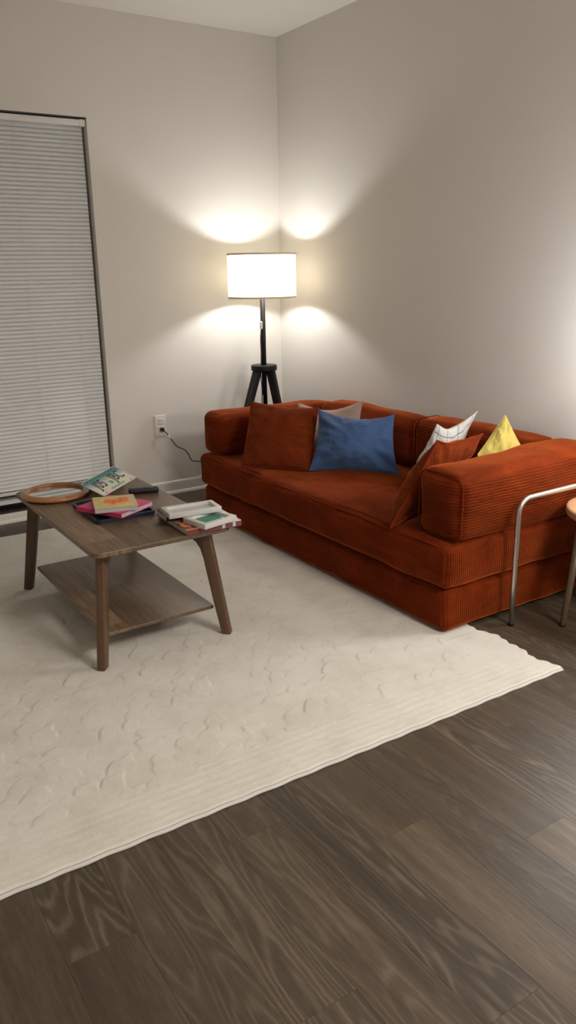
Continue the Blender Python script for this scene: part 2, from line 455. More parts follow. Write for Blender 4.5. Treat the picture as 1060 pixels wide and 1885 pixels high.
def bevel(o, w, seg=2, ang=35):
    b = o.modifiers.new('bevel', 'BEVEL'); b.width = w; b.segments = seg; b.limit_method = 'ANGLE'; b.angle_limit = math.radians(ang)
    o.data.polygons.foreach_set('use_smooth', [True]*len(o.data.polygons))
    return o
def flat_matrix(center, ang, tilt=None):
    return Matrix.Translation(center) @ Matrix.Rotation(ang, 4, 'Z')

# ------------------------------------------------------------------ the room
H = 2.60; XL, YF = -4.3, -7.6
DX0, DX1, DZ0, DZ1 = -3.05, -1.181, .100, 2.087           # opening of the glass door
wb = MB()
for lo, hi in (((XL-.1, 0, 0), (DX0, .17, H)), ((DX1, 0, 0), (.1, .17, H)), ((DX0, 0, DZ1), (DX1, .17, H)), ((DX0, 0, 0), (DX1, .17, .05))): wb.add(box(lo, hi))
struct('wall_back', *wb.vf, M['wall'])
struct('wall_right', *box((0, YF-.1, 0), (.1, 0, H)), M['wall'])
struct('wall_left', *box((XL-.1, YF-.1, 0), (XL, 0, H)), M['wall'])
struct('wall_front', *box((XL, YF-.1, 0), (0, YF, H)), M['wall'])
struct('ceiling', *box((XL-.1, YF-.1, H), (.1, .17, H+.06)), M['ceiling'])

# plank floor: every board is cut to its own length and carries its own grain
PW = .1475; X0 = -1.7735; PL = 1.22
ends = {0: -3.129, -1: -3.615, 2: -3.322, -5: -3.055, -2: -2.937, 1: -3.93, -3: -3.42, -4: -3.78, 3: -3.60}
tones = {(0, 0): 1.36, (2, 0): 1.5, (-1, 1): .78, (-1, 0): .95, (-5, 1): .88, (-5, 0): .98, (1, 1): .86, (-2, 0): 1.04, (-3, 0): 1.0, (-3, 1): .98, (-4, 0): .93}  # the lightest board has a reflection of light put into its tone
figs = {(-1, 1): 1., (-5, 1): 1., (0, 0): .12, (2, 0): .1, (-3, 0): .8, (-3, 1): .75, (-2, 0): .5, (1, 1): .35, (-4, 1): .6, (2, 1): .15}
FV = []; FF = []; A1 = []; A2 = []; A3 = []
k0 = int((XL-.02-X0)/PW)-1; k1 = int((0-X0)/PW)+1
G = .0003
for k in range(k0, k1+1):
    x0 = max(X0+k*PW, XL); x1 = min(X0+(k+1)*PW, 0)
    if x1-x0 < .004: continue
    e = ends.get(k, -3.0-random.random()*PL)
    j0 = int((YF-e)/PL)-1
    for j in range(j0, 5):
        # board with index 0 ends (towards the window wall) at e, 1 starts there
        ya = e-PL+j*PL; yb = e+j*PL
        ya = max(ya, YF); yb = min(yb, 0)
        if yb-ya < .004: continue
        i = len(FV)
        # top and the shallow sides of the v-groove
        FV += [(x0+G, ya+G, 0), (x1-G, ya+G, 0), (x1-G, yb-G, 0), (x0+G, yb-G, 0), (x0, ya, -.0016), (x1, ya, -.0016), (x1, yb, -.0016), (x0, yb, -.0016)]
        FF += [(i, i+1, i+2, i+3), (i+4, i+5, i+1, i), (i+5, i+6, i+2, i+1), (i+6, i+7, i+3, i+2), (i+7, i+4, i, i+3)]
        t = tones.get((k, j), .92+random.random()*.26); fg = figs.get((k, j), random.choice((.1, .2, .5, .9)))
        A1 += [random.random()]*5; A2 += [fg]*5; A3 += [t]*5
fme = bpy.data.meshes.new('floor'); fme.from_pydata(FV, [], FF)
for nm, arr in (('plank', A1), ('figure', A2), ('tone', A3)):
    at = fme.attributes.new(nm, 'FLOAT', 'FACE'); at.data.foreach_set('value', arr)
fl = link_mesh('floor', fme, M['floor'], smooth=False); tag(fl, kind='structure')

def molding(name, p0, p1, inward, prof, mat):
    p0 = Vector(p0); p1 = Vector(p1); w = Vector(inward); n = len(prof)
    V = [p0+w*a+Vector((0, 0, b)) for a, b in prof]+[p1+w*a+Vector((0, 0, b)) for a, b in prof]
    F = [(i, (i+1) % n, n+(i+1) % n, n+i) for i in range(n)]+[tuple(range(n-1, -1, -1)), tuple(range(n, 2*n))]
    o = struct(name, V, F, mat); return o
q = [(.012+.013*math.sin(a), .019*math.cos(a)) for a in [i*PI/12 for i in range(7)]]
BP = [(0, 0), (0, .080), (.006, .080), (.010, .0765), (.011, .072), (.012, .068), (.012, .0192)]+q[1:]
molding('baseboard_back', (DX1+.005, 0, 0), (0, 0, 0), (0, -1, 0), BP, M['trim'])
molding('baseboard_right', (0, 0, 0), (0, YF, 0), (-1, 0, 0), BP, M['trim'])
molding('baseboard_left', (XL, 0, 0), (XL, YF, 0), (1, 0, 0), BP, M['trim'])
molding('baseboard_front', (XL, YF, 0), (0, YF, 0), (0, 1, 0), BP, M['trim'])
molding('trim_1', (DX0-.2, 0, 0), (DX1+.005, 0, 0), (0, -1, 0), [(0, 0), (0, .047), (.010, .047), (.013, .044), (.013, .018), (.020, .012), (.022, 0)], M['trim'])

# glass door set back in its opening, closed for the night
dr = world_obj('door_1', *MB().add(box((DX0, .112, .05), (DX1, .158, .098))).add(box((DX0, .112, DZ1-.05), (DX1, .158, DZ1)))
               .add(box((DX0, .112, .098), (DX0+.05, .158, DZ1-.05))).add(box((DX1-.05, .112, .098), (DX1, .158, DZ1-.05))).add(box((-2.16, .112, .098), (-2.09, .158, DZ1-.05))).vf, M['dark_frame'], None, False)
tag(dr, kind='structure')
world_obj('glass_pane', *box((DX0+.05, .132, .098), (-2.16, .138, DZ1-.05)), M['glass'], dr, False)
world_obj('glass_pane', *box((-2.09, .132, .098), (DX1-.05, .138, DZ1-.05)), M['glass'], dr, False)
world_obj('threshold', *box((DX0, .004, .0505), (DX1, .111, .060)), M['dark_frame'], dr, False)
world_obj('door_sill', *box((DX0, .030, .094), (DX1-.002, .111, .116)), M['headrail'], dr, False)
world_obj('soffit_shade', *box((DX0, .006, DZ1-.006), (DX1-.0005, .111, DZ1-.0005)), M['dark_frame'], dr, False)  # dark strip standing in for the shade on the soffit above the blind

# ------------------------------------------------------------------ mini blind
bl = thing('window_blind', (-2.1, .048, .13), 'closed white mini blind of thin horizontal slats over the tall glass door', 'window blind')
BX0, BX1 = DX0+.012, DX1-.013
world_obj('headrail', *rbox((BX0, .014, 2.046), (BX1, .062, 2.077), .003, 2, (4, 2, 2)), M['headrail'], bl)
world_obj('end_cap', *rbox((BX1-.022, .0122, 2.0445), (BX1+.010, .063, 2.0785), .003, 2, (2, 2, 2)), M['white_plastic'], bl)
sl = MB(); zt = 2.036; pitch = .02115; nsl = 89
for i in range(nsl):
    z = zt-i*pitch
    if z < .170: break
    n = 5; V = []; hw = .0128; ang = math.radians(70)
    jit = (random.random()-.5)*.0010
    for s_ in (0, 1):
        for xx in (BX0, BX1):
            for kk in range(n):
                t = -1+2*kk/(n-1); cr = .0022*(1-t*t)+(.0007 if s_ else 0)
                dy = math.cos(ang)*t*hw+cr*math.sin(ang)*-1; dz = math.sin(ang)*t*hw+cr*math.cos(ang)*-1*-1
                V.append((xx, .048+dy, z+dz+jit))
    F = []
    for s_ in (0, 1):
        b0 = s_*2*n
        for kk in range(n-1):
            f = (b0+kk, b0+kk+1, b0+n+kk+1, b0+n+kk); F.append(f if s_ else f[::-1])
    F += [(0, n, 3*n, 2*n), (n-1, 2*n+n-1, 3*n+n-1, n+n-1)]
    sl.add((V, F))
world_obj('slats', *sl.vf, M['blind'], bl)
world_obj('bottom_rail', *rbox((BX0, .034, .139), (BX1, .062, .157), .004, 2, (4, 2, 2)), M['headrail'], bl)
for cx in (-1.300, -1.560, -1.86, -2.35, -2.85):
    c = MB().add(tube([(cx, .0325, 2.045), (cx, .0325, .148)], .0007, 5)).add(tube([(cx, .0640, 2.045), (cx, .0640, .148)], .0007, 5))
    world_obj('ladder_cord', *c.vf, M['headrail'], bl)

# ------------------------------------------------------------------ wall outlet
ol = thing('wall_outlet', (-.874, 0, .372), 'white duplex wall outlet with a black plug in its lower socket', 'outlet')
world_obj('cover_plate', *rbox((-.9115, -.007, .369), (-.838, .0, .4945), .004, 3, (3, 2, 3)), M['white_plastic'], ol)
for zc in (.459, .412):
    f = world_obj('receptacle', *rbox((-.892, -.0095, zc-.0165), (-.858, -.006, zc+.0165), .0015, 2, (2, 2, 2)), M['white_plastic'], ol)
    for dx in (-.007, .006): world_obj('slot', *box((-.875+dx-.0012, -.0100, zc-.001), (-.875+dx+.0012, -.0093, zc+.009)), M['slot'], f, False)

# ------------------------------------------------------------------ rug
RX0, RX1 = -3.25, -.715
nx, ny = 560, 580
u = np.linspace(0, 1, nx); v = np.linspace(0, 1, ny)
U, V_ = np.meshgrid(u, v, indexing='ij')
yf = lambda x: -2.799-.018*(x+2.574)
X = RX0+(RX1-RX0)*U
Yf = yf(X)-.0015*np.sin(X*60); Yb = -.262-.034*(X+1.9)
Y = Yf+(Yb-Yf)*V_
X = X + (U**30)*(.011*np.sin(Y*19)+.006*np.sin(Y*47+1)+.004*np.sin(Y*131))
def hash2(a, b): return np.modf(np.abs(np.sin(a*127.1+b*311.7)*43758.5453))[0]
# carved fish-scale relief
cw, ch = .074, .056
wob = .009*np.sin(X*23+Y*9)+.008*np.sin(Y*31-X*12)+.004*np.sin(X*71-Y*53)+.003*np.sin(X*97+Y*113)
best = np.full(X.shape, -1e9)
gy = np.floor((Y+wob)/ch)
for dr_ in (-2, -1, 0, 1):
    row = gy+dr_
    xo = (row % 2)*.5*cw
    cx = (np.floor((X+wob-xo)/cw)+.5)*cw+xo
    hh = hash2(cx*10, row)
    cx = cx+(hash2(cx*7+3, row)-.5)*.022
    cy = (row+.5)*ch+(hh-.5)*.020
    dx = (X+wob-cx)/(cw*.66); dy = -(Y+wob-cy)/(ch*1.35)
    rr = dx*dx+dy*dy
    cand = np.where(rr < 1, row*.0001+.0047*(.25+.75*hh)*np.clip((1-rr)*9, 0, 1)*np.clip(.55-dy*.9, 0.05, 1), -1e9)
    best = np.maximum(best, np.where(cand > -1e8, cand-row*.0001, -1e9))
rel = np.where(best < -1e8, 0, best)
edge = np.minimum(np.minimum(U*(RX1-RX0), (1-U)*(RX1-RX0)), np.minimum(V_*2.6, (1-V_)*2.6))
border = np.clip((edge-.17)/.02, 0, 1)
rel = rel*border+(1-border)*(.0028+.0012*np.sin(edge*210)*.35)
rel = rel+.0004*np.sin(X*7.3+1)*np.sin(Y*6.1)+.0006*(hash2(np.floor(X*700), np.floor(Y*700))-.5)
Z = .0075+rel
Z = np.where(edge < .012, .003+(Z-.003)*np.sqrt(np.clip(edge/.012, 0, 1)), Z)
# the relief is pressed flat where the sofa stands
press = (X > -.90) & (Y > -2.46); Z = np.where(press, np.minimum(Z, .0085), Z)
co = np.stack([X, Y, Z], -1).reshape(-1, 3)
base = np.stack([X, Y, np.zeros_like(Z)+.0006], -1)
idx = np.arange(nx*ny).reshape(nx, ny)
faces = np.stack([idx[:-1, :-1], idx[1:, :-1], idx[1:, 1:], idx[:-1, 1:]], -1).reshape(-1, 4)
ring = list(idx[:, 0])+list(idx[-1, 1:])+list(idx[-2::-1, -1])+list(idx[0, -2:0:-1])
n0 = len(co); rb = base.reshape(-1, 3)[ring]
co = np.vstack([co, rb]); m_ = len(ring)
sf = np.array([[ring[i], n0+i, n0+(i+1) % m_, ring[(i+1) % m_]] for i in range(m_)])
faces = np.vstack([faces, sf])
org = np.array([-1.98, -1.5, 0]); co = co-org
rme = bpy.data.meshes.new('area_rug'); rme.vertices.add(len(co)); rme.vertices.foreach_set('co', co.ravel())
rme.loops.add(faces.size); rme.loops.foreach_set('vertex_index', faces.ravel().astype(np.int32))
rme.polygons.add(len(faces)); rme.polygons.foreach_set('loop_start', np.arange(len(faces), dtype=np.int32)*4)
rme.update(); rme.validate()
rug = thing('area_rug', tuple(org), 'large cream rug with a carved scale relief under the coffee table and sofa', 'rug')
link_mesh('pile', rme, M['rug'], rug)
bd = [(x, yf(x)-.0015*math.sin(x*60)-.0015, .0035) for x in np.linspace(RX0, RX1-.004, 160)]
BV = []
for p in bd: BV += [(p[0], p[1]-.0045, .0006), (p[0], p[1]-.0052, .004), (p[0], p[1]-.002, .0075), (p[0], p[1]+.005, .0085), (p[0], p[1]+.006, .0006)]
BF = [(i*5+k, i*5+(k+1) % 5, (i+1)*5+(k+1) % 5, (i+1)*5+k) for i in range(len(bd)-1) for k in range(5)]
BF += [(4, 3, 2, 1, 0), tuple((len(bd)-1)*5+k for k in range(5))]
tag(world_obj('edge_binding', BV, BF, M['binding'], rug), 'pale grey edge binding')

# ------------------------------------------------------------------ sofa
sofa = thing('sofa', (-.44, -1.46, .010), 'low rust-orange corduroy sofa built of stacked thick cushions along the right wall', 'sofa')
def seat_fn(k):
    def f(p, u):
        p = p.copy(); return p
    return f
base_c = world_obj('base_cushion', *rbox((-.868, -2.420, .011), (-.028, -.520, .184), .028, 4, (16, 34, 5), (.010, .006, .0), .007, 7, 1, lambda p, u: (p[0], p[1], max(p[2], .0108))), M['cord_seat'], sofa)
seat_c = world_obj('seat_cushion', *rbox((-.888, -2.432, .184), (-.028, -.505, .357), .036, 4, (18, 40, 5), (.006, .006, .006), .008, 6, 5), M['cord_seat'], sofa)
def pipe_loop_z(name, parent, lo, hi, z, r, pr, inset=0.002):
    P = []
    w, h = hi[0]-lo[0]-inset*2, hi[1]-lo[1]-inset*2
    for a, b in rrect(w, h, r, 5): P.append(((lo[0]+hi[0])/2+a, (lo[1]+hi[1])/2+b, z))
    return P
def seam_front(name, parent, x, y0, y1, z, pr):
    pts = [(x+.0015*math.sin(i*1.3), y0+(y1-y0)*i/40, z+.002*math.sin(i*.7)) for i in range(41)]
    return world_obj(name, *tube(pts, pr, 6), M['rust_piping'], parent)
seam_front('piping', seat_c, -.8785, -.56, -2.38, .3465, .0034)
seam_front('piping', seat_c, -.8550, -.56, -2.38, .3560, .0034)
def arm(y0, y1, z1, x0, x1, seed, rad, zl=None):
    def fn(p, u):
        p = p.copy()
        if zl is not None:                                    # top sinks towards the wall
            t = (p[0]-x0)/(x1-x0); f = (p[2]-.357)/(z1-.357)
            p[2] += f*zl*t
        return p
    return rbox((x0, y0, .357), (x1, y1, z1), rad, 5, (20, 7, 7), (.010, .012, .012), .010, 6, seed, fn)
al = world_obj('armrest', *arm(-.695, -.488, .583, -.842, -.03, 11, .042, -.012), M['cord_arm'], sofa)
ar = world_obj('armrest', *arm(-2.440, -2.215, .606, -.838, -.03, 21, .046, .022), M['cord_arm'], sofa)
# back bolsters, the right one wrapping round to the near armrest
b1 = world_obj('back_cushion', *rbox((-.215, -1.490, .357), (-.025, -.690, .598), .055, 5, (6, 20, 7), (.014, .012, .014), .008, 6, 31), M['cord_back'], sofa)
b2 = world_obj('back_cushion', *rbox((-.212, -2.225, .357), (-.022, -1.494, .616), .045, 5, (6, 18, 7), (.012, .012, .012), .008, 6, 41), M['cord_back'], sofa)
def ring_yz(x, y0, y1, z0, z1, r, pr, wav=0):
    P = []
    pl = rrect(y1-y0, z1-z0, r, 7)
    out = []
    for i in range(len(pl)):
        a = Vector(pl[i]); b = Vector(pl[(i+1) % len(pl)]); L = max(1, int((b-a).length/.006))
        for k in range(L): out.append(a.lerp(b, k/L))
    for i, q_ in enumerate(out): P.append((x+wav*math.sin(i*PI), (y0+y1)/2+q_.x*(1+wav*.5*math.sin(i*PI)), (z0+z1)/2+q_.y))
    rr = [pr*(1+.35*math.sin(i*PI/1.5)) for i in range(len(P))]
    return tube(P, rr, 6, True)
world_obj('piping', *ring_yz(-.826, -2.440, -2.217, .360, .606, .046, .0028), M['rust_piping'], ar)
def ring_xz(y, x0, x1, z0, z1, r, pr):
    pl = rrect(x1-x0, z1-z0, r, 7)
    return tube([((x0+x1)/2+a, y, (z0+z1)/2+b) for a, b in pl], pr, 6, True)
world_obj('piping', *ring_xz(-1.506, -.212, -.022, .357, .614, .045, .0026), M['rust_piping'], b2)

# ------------------------------------------------------------------ pillows
def pillow(name, c, tf, tb, mat, label, pinch=.07, sag=0, sagw=1.2, ex=.6, wr=.008, seed=0, piping=None, n=44, dog=0, pleat=None, cat='pillow'):
    """c: bottom-left, bottom-right, top-right, top-left in room coordinates, seen from the front"""
    BL, BR, TR, TL = [Vector(q_) for q_ in c]
    nrm = ((BR-BL).cross(TL-BL)+(TR-TL).cross(TR-BR)).normalized()
    dn = ((BL-TL)+(BR-TR)).normalized()
    def base(u_, v_):
        uu = .5+(u_-.5)*(1-pinch*math.sin(PI*v_)**.7); vv = .5+(v_-.5)*(1-pinch*math.sin(PI*u_)**.7)
        p = BL*(1-uu)*(1-vv)+BR*uu*(1-vv)+TR*uu*vv+TL*(1-uu)*vv
        if sag: p = p+dn*sag*max(0, math.sin(PI*u_))**sagw*vv**2
        return p
    V = []; F = []; UV = []
    for s_ in (0, 1):
        for i in range(n+1):
            for j in range(n+1):
                u_ = .5-.5*math.cos(PI*i/n); v_ = .5-.5*math.cos(PI*j/n)
                g = max(0, (1-(2*u_-1)**2)*(1-(2*v_-1)**2))
                h = g**ex
                q_ = Vector((u_*3.1+seed, v_*3.1+s_*9, seed*2.3))
                # creases run in from the corners and edges
                a = math.atan2(v_-.5, u_-.5)
                rad = min(1, 2*math.hypot(u_-.5, v_-.5))
                w = noise.noise(q_)*1.1+noise.noise(Vector((a*3.5+seed, rad*1.2, s_*5+seed)))*rad**2*1.3+.5*noise.noise(q_*2.7)
                off = (tf if s_ else -tb)*h+(1 if s_ else -1)*wr*w*min(1, g**.5*2.2)
                if pleat and s_: off += pleat*math.exp(-((u_-.55-.2*(v_-.5))/.06)**2)*v_**1.5*g**.25
                p = base(u_, v_)+nrm*off
                if dog:                                        # the corners fold a little forwards
                    p += nrm*dog*max(0, abs(2*u_-1)-.7)*max(0, v_-.7)*(1 if s_ else 1)*10
                V.append(p); UV.append((u_, v_))
    m1 = (n+1)**2
    def I(s_, i, j):
        if i in (0, n) or j in (0, n): return i*(n+1)+j
        return s_*m1+i*(n+1)+j
    for s_ in (0, 1):
        for i in range(n):
            for j in range(n):
                f = (I(s_, i, j), I(s_, i+1, j), I(s_, i+1, j+1), I(s_, i, j+1)); F.append(f if s_ else f[::-1])
    used = sorted({i for f in F for i in f}); mp = {a: b for b, a in enumerate(used)}
    VV = [V[a] for a in used]; F = [tuple(mp[i] for i in f) for f in F]; UU = [UV[a] for a in used]
    org_ = (BL+BR)/2
    root = thing(name, tuple(org_), label, cat)
    o = world_obj('cover', VV, F, mat, root)
    ul = o.data.uv_layers.new(name='UVMap')
    vi = np.zeros(len(o.data.loops), np.int32); o.data.loops.foreach_get('vertex_index', vi)
    ul.data.foreach_set('uv', np.array(UU)[vi].ravel())
    E_ = [base(t/30, 0) for t in range(30)]+[base(1, t/30) for t in range(30)]+[base(1-t/30, 1) for t in range(30)]+[base(0, 1-t/30) for t in range(30)]
    E_ = [e_+nrm*.002*noise.noise(e_*14) for e_ in E_]
    if piping: world_obj('piping', *tube(E_, .0042, 7, True), piping, o)
    else: world_obj('hem', *tube(E_, .0016, 6, True), mat, o)
    return root
pillow('throw_pillow', [(-.505, -.86, .372), (-.262, -1.165, .372), (-.248, -1.152, .6615), (-.410, -.790, .622)], .045, .035, M['mauve_cloth'],
       'pale mauve pillow mostly hidden behind the blue pillow, only its two top corners showing', .10, .035, 1.4, .6, .008, 3)
pillow('throw_pillow', [(-.879, -.962, .366), (-.638, -1.238, .366), (-.492, -1.098, .640), (-.716, -.810, .660)], .050, .040, M['rust_pillow'],
       'rust velvet pillow with piped edge leaning at the far arm, left of the blue pillow', .045, .004, 1.2, .45, .007, 8, M['rust_piping'])
pillow('throw_pillow', [(-.656, -1.241, .368), (-.351, -1.564, .366), (-.274, -1.434, .641), (-.543, -1.165, .661)], .070, .045, M['blue_cloth'],
       'plump blue cotton pillow in the middle of the seat with a dented top edge', .10, .034, .55, .58, .016, 14, None, 56)
pillow('throw_pillow', [(-.490, -1.755, .370), (-.245, -1.775, .370), (-.240, -1.936, .714), (-.468, -1.925, .682)], .040, .050, M['grid_cloth'],
       'white pillow with a thin black windowpane check behind the rust pillow by the near arm', .09, .048, 1.4, .6, .008, 21)
pillow('throw_pillow', [(-.918, -2.158, .367), (-.600, -2.085, .370), (-.470, -2.186, .682), (-.733, -2.203, .692)], .026, .092, M['rust_pillow'],
       'rust velvet pillow with piped edge slumped against the inside of the near arm', .06, .020, 1.2, .5, .012, 27, M['rust_piping'])
pillow('throw_pillow', [(-.330, -2.075, .375), (-.232, -2.188, .590), (-.222, -2.078, .716), (-.405, -2.105, .575)], .055, .012, M['yellow_cloth'],
       'mustard yellow pillow standing on its corner where the back meets the near arm', .02, 0, 1.2, .55, .006, 33, None, 44, 0, .014)

# ------------------------------------------------------------------ coffee table
TZ = .440
ct = thing('coffee_table', (-1.758, -1.502, .012), 'dark walnut coffee table with a lower shelf and splayed bracket legs', 'coffee table')
top = world_obj('tabletop', *prism(rrect(.519, .941, .035, 8), (-1.7585, -1.5025, TZ-.009), (1, 0, 0), (0, 1, 0), (0, 0, 1), .018), M['walnut'], ct, False); bevel(top, .003)
sh = world_obj('shelf', *prism(rrect(.425, .800, .006, 3), (-1.766, -1.505, .1145), (1, 0, 0), (0, 1, 0), (0, 0, 1), .013), M['walnut'], ct, False); bevel(sh, .002)
LEGP = [(.020, .0125), (-.013, .0125)]
leg_poly = [(.019, 0), (-.015, 0)]
inner = [(-.0385, .110), (-.064, .245), (-.074, .300), (-.084, .335), (-.098, .360), (-.120, .377), (-.150, .385), (-.165, .3865)]
leg_poly = leg_poly+inner+[(-.165, .4095), (-.049, .4095)]
for sx, sy in ((1, -1), (-1, -1), (1, 1), (-1, 1)):
    cx = -1.766+sx*.2435; cy = -1.5005+sy*.4385
    lg = world_obj('leg', *prism(leg_poly, (cx, cy, .0125), (sx*.7071, sy*.7071, 0), (0, 0, 1), (-sy*.7071, sx*.7071, 0), .030), M['walnut_leg'], ct, False); bevel(lg, .003)

# ------------------------------------------------------------------ things on the table
# round mirror
mr = thing('round_mirror', (-1.893, -1.196, TZ), 'round mirror in a turned wooden ring frame lying face up on the table corner', 'mirror')
prof = []
for k in range(20):
    a = 2*PI*k/20; rr = .0128+.0022*math.cos(3*a)
    prof.append((.1225+rr*math.cos(a)*1.0, .0145+rr*math.sin(a)*.95))
world_obj('frame', *lathe(prof, (-1.893, -1.196, TZ), 72, True), M['oak_ring'], mr)
world_obj('mirror_glass', *lathe([(0, .008), (.109, .008), (.111, .011), (.109, .014), (0, .014)], (-1.893, -1.196, TZ), 72), M['mirror'], mr, False)

def slab(w, h, z0, z1): return box((-w/2, -h/2, z0), (w/2, h/2, z1))
# serving tray
tr = thing('serving_tray', None, 'dark navy rectangular tray under the pink and painted books', 'tray', None, flat_matrix((-1.776, -1.533, TZ), math.radians(-1)))
local_obj('tray_base', prism(rrect(.222, .276, .012), (0, 0, .002), (1, 0, 0), (0, 1, 0), (0, 0, 1), .004), M['navy'], tr)
rm = MB(); o1 = rrect(.232, .286, .014); o2 = rrect(.214, .268, .010)
n_ = len(o1)
V = [(a, b, .0005) for a, b in o1]+[(a*1.012, b*1.012, .016) for a, b in o1]+[(a*1.012, b*1.012, .016) for a, b in o2]+[(a, b, .0035) for a, b in o2]
F = [(r_*n_+i, r_*n_+(i+1) % n_, ((r_+1) % 4)*n_+(i+1) % n_, ((r_+1) % 4)*n_+i) for r_ in range(4) for i in range(n_)]
local_obj('rim', (V, F), M['navy'], tr)
def book(name, c4, z0, th, cover, label, ct_=.0016, spine='left', pages=True, cat='book', topmat=None):
    """c4: far-left, far-right, near-right, near-left corners (x, y)"""
    P = [Vector((a, b, 0)) for a, b in c4]; ctr = sum(P, Vector())/4
    du = ((P[1]-P[0])+(P[2]-P[3]))/2; dv = ((P[0]-P[3])+(P[1]-P[2]))/2
    w, h = du.length, dv.length; ang = math.atan2(du.y, du.x)
    r = thing(name, None, label, cat, None, flat_matrix((ctr.x, ctr.y, z0), ang))
    local_obj('back_cover', slab(w, h, 0, ct_), cover, r)
    local_obj('front_cover', slab(w, h, th-ct_, th), topmat or cover, r)
    if spine == 'left': local_obj('spine', box((-w/2, -h/2, ct_), (-w/2+.002, h/2, th-ct_)), cover, r); pb = ((-w/2+.002, -h/2+.002), (w/2-.002, h/2-.002))
    else: local_obj('spine', box((-w/2, -h/2, ct_), (w/2, -h/2+.002, th-ct_)), cover, r); pb = ((-w/2+.002, -h/2+.002), (w/2-.002, h/2-.002))
    local_obj('pages', box((pb[0][0], pb[0][1], ct_), (pb[1][0], pb[1][1], th-ct_)), M['pages'], r)
    return r, w, h
book('book', [(-1.900, -1.505), (-1.737, -1.418), (-1.658, -1.620), (-1.821, -1.707)], TZ+.0165, .017, M['pink'],
     'thin pink book lying askew on the navy tray under the painted book', spine='left')
book('book', [(-1.841, -1.487), (-1.694, -1.539), (-1.733, -1.684), (-1.887, -1.648)], TZ+.034, .018, M['pages'],
     'small book with a yellow and orange painted flower cover, topmost on the tray', topmat=M['flower_cover'])
ra = math.atan2(.13, .186)
book('book', [(-1.770, -1.165), (-1.640, -1.075), (-1.583, -1.158), (-1.713, -1.248)], TZ, .030, M['red'],
     'red book lying under the tilted licence plate', spine='near')

# licence plate, tilted on the red book
L_, T_, R_, B_ = Vector((-1.824, -1.308, .500)), Vector((-1.638, -1.178, .528)), Vector((-1.558, -1.274, .480)), Vector((-1.758, -1.395, .465))
uax = ((T_-L_)+(R_-B_)).normalized(); vax = ((L_-B_)+(T_-R_)); vax = (vax-uax*vax.dot(uax)).normalized(); nax = uax.cross(vax)
pc = (L_+T_+R_+B_)/4
PMX = Matrix((( uax.x, vax.x, nax.x, pc.x), (uax.y, vax.y, nax.y, pc.y), (uax.z, vax.z, nax.z, pc.z), (0, 0, 0, 1)))
lp = thing('license_plate', None, 'teal and cream licence plate with dark characters tilted over the red book', 'license plate', None, PMX)
PWd, PHt = .234, .120
pb_ = local_obj('plate', prism(rrect(PWd, PHt, .010), (0, 0, 0), (1, 0, 0), (0, 1, 0), (0, 0, 1), .0014), M['plate'], lp)
rimv = [(a*(PWd-.004)/PWd, b*(PHt-.004)/PHt, .0010) for a, b in rrect(PWd, PHt, .010)]
local_obj('rim', tube(rimv, .0016, 6, True), M['frame_white'], lp, smooth=True)
def text_mesh(name, txt, size, sx, loc, mat, parent, depth=.0006):
    cu = bpy.data.curves.new(name, 'FONT'); cu.body = txt; cu.size = size; cu.align_x = 'CENTER'; cu.align_y = 'CENTER'; cu.extrude = depth
    to = bpy.data.objects.new(name, cu); COL.objects.link(to)
    bpy.context.view_layer.update()
    me = bpy.data.meshes.new_from_object(to.evaluated_get(bpy.context.evaluated_depsgraph_get()))
    bpy.data.objects.remove(to); bpy.data.curves.remove(cu)
    me.materials.clear()
    o = link_mesh(name, me, mat, parent, Matrix.Translation(loc) @ Matrix.Diagonal((sx, 1, 1, 1)), False)
    return o
text_mesh('characters', 'J05', .078, .62, (-.056, .004, .0012), M['plate_text'], lp)
text_mesh('characters', 'JBC', .078, .62, (.056, .004, .0012), M['plate_text'], lp)
local_obj('badge', prism([(.0085*math.cos(a*PI/8), .0085*math.sin(a*PI/8)) for a in range(16)], (0, .018, .0012), (1, 0, 0), (0, 1, 0), (0, 0, 1), .0012), M['plate_badge'], lp)
local_obj('emblem', prism([(-.008, -.013), (.006, -.014), (.009, -.002), (.004, .008), (-.003, .005), (-.009, .009)], (0, -.008, .0012), (1, 0, 0), (0, 1, 0), (0, 0, 1), .0010), M['plate_white'], lp)
em = MB()
for k in range(14):
    x_ = -.042+k*.0065
    em.add(box((x_, -.050+(k*7 % 3)*.0012, .0008), (x_+.0042, -.042+(k*5 % 3)*.0014, .0012)))
local_obj('slogan_band', em.vf, M['plate_white'], lp)
for hx in (-.085, .085):
    for hy in (-.050, .050): local_obj('bolt_hole', prism([(.003*math.cos(a*PI/5), .003*math.sin(a*PI/5)) for a in range(10)], (hx, hy, .0009), (1, 0, 0), (0, 1, 0), (0, 0, 1), .0006), M['hole'], lp)

# remote
rc = thing('remote_control', None, 'black remote control at the far right edge of the table', 'remote control', None, flat_matrix((-1.578, -1.368, TZ), math.atan2(-.3, .95)))
local_obj('body', rbox((-.062, -.019, 0), (.062, .019, .022), .008, 3, (6, 3, 2), (0, 0, .002)), M['black_plastic'], rc, None, True)
local_obj('direction_ring', lathe([(0, .0228), (.0095, .0228), (.011, .0238), (.013, .0228), (.013, .0215)], (.030, 0, .0008), 20), M['grey_button'], rc, None, True)
for k in range(3):
    for yy in (-.008, 0, .008): local_obj('button', rbox((-.010-k*.013-.004, yy-.0026, .0215), (-.010-k*.013+.003, yy+.0026, .0250), .001, 2, (2, 2, 2)), M['grey_button'], rc, None, True)

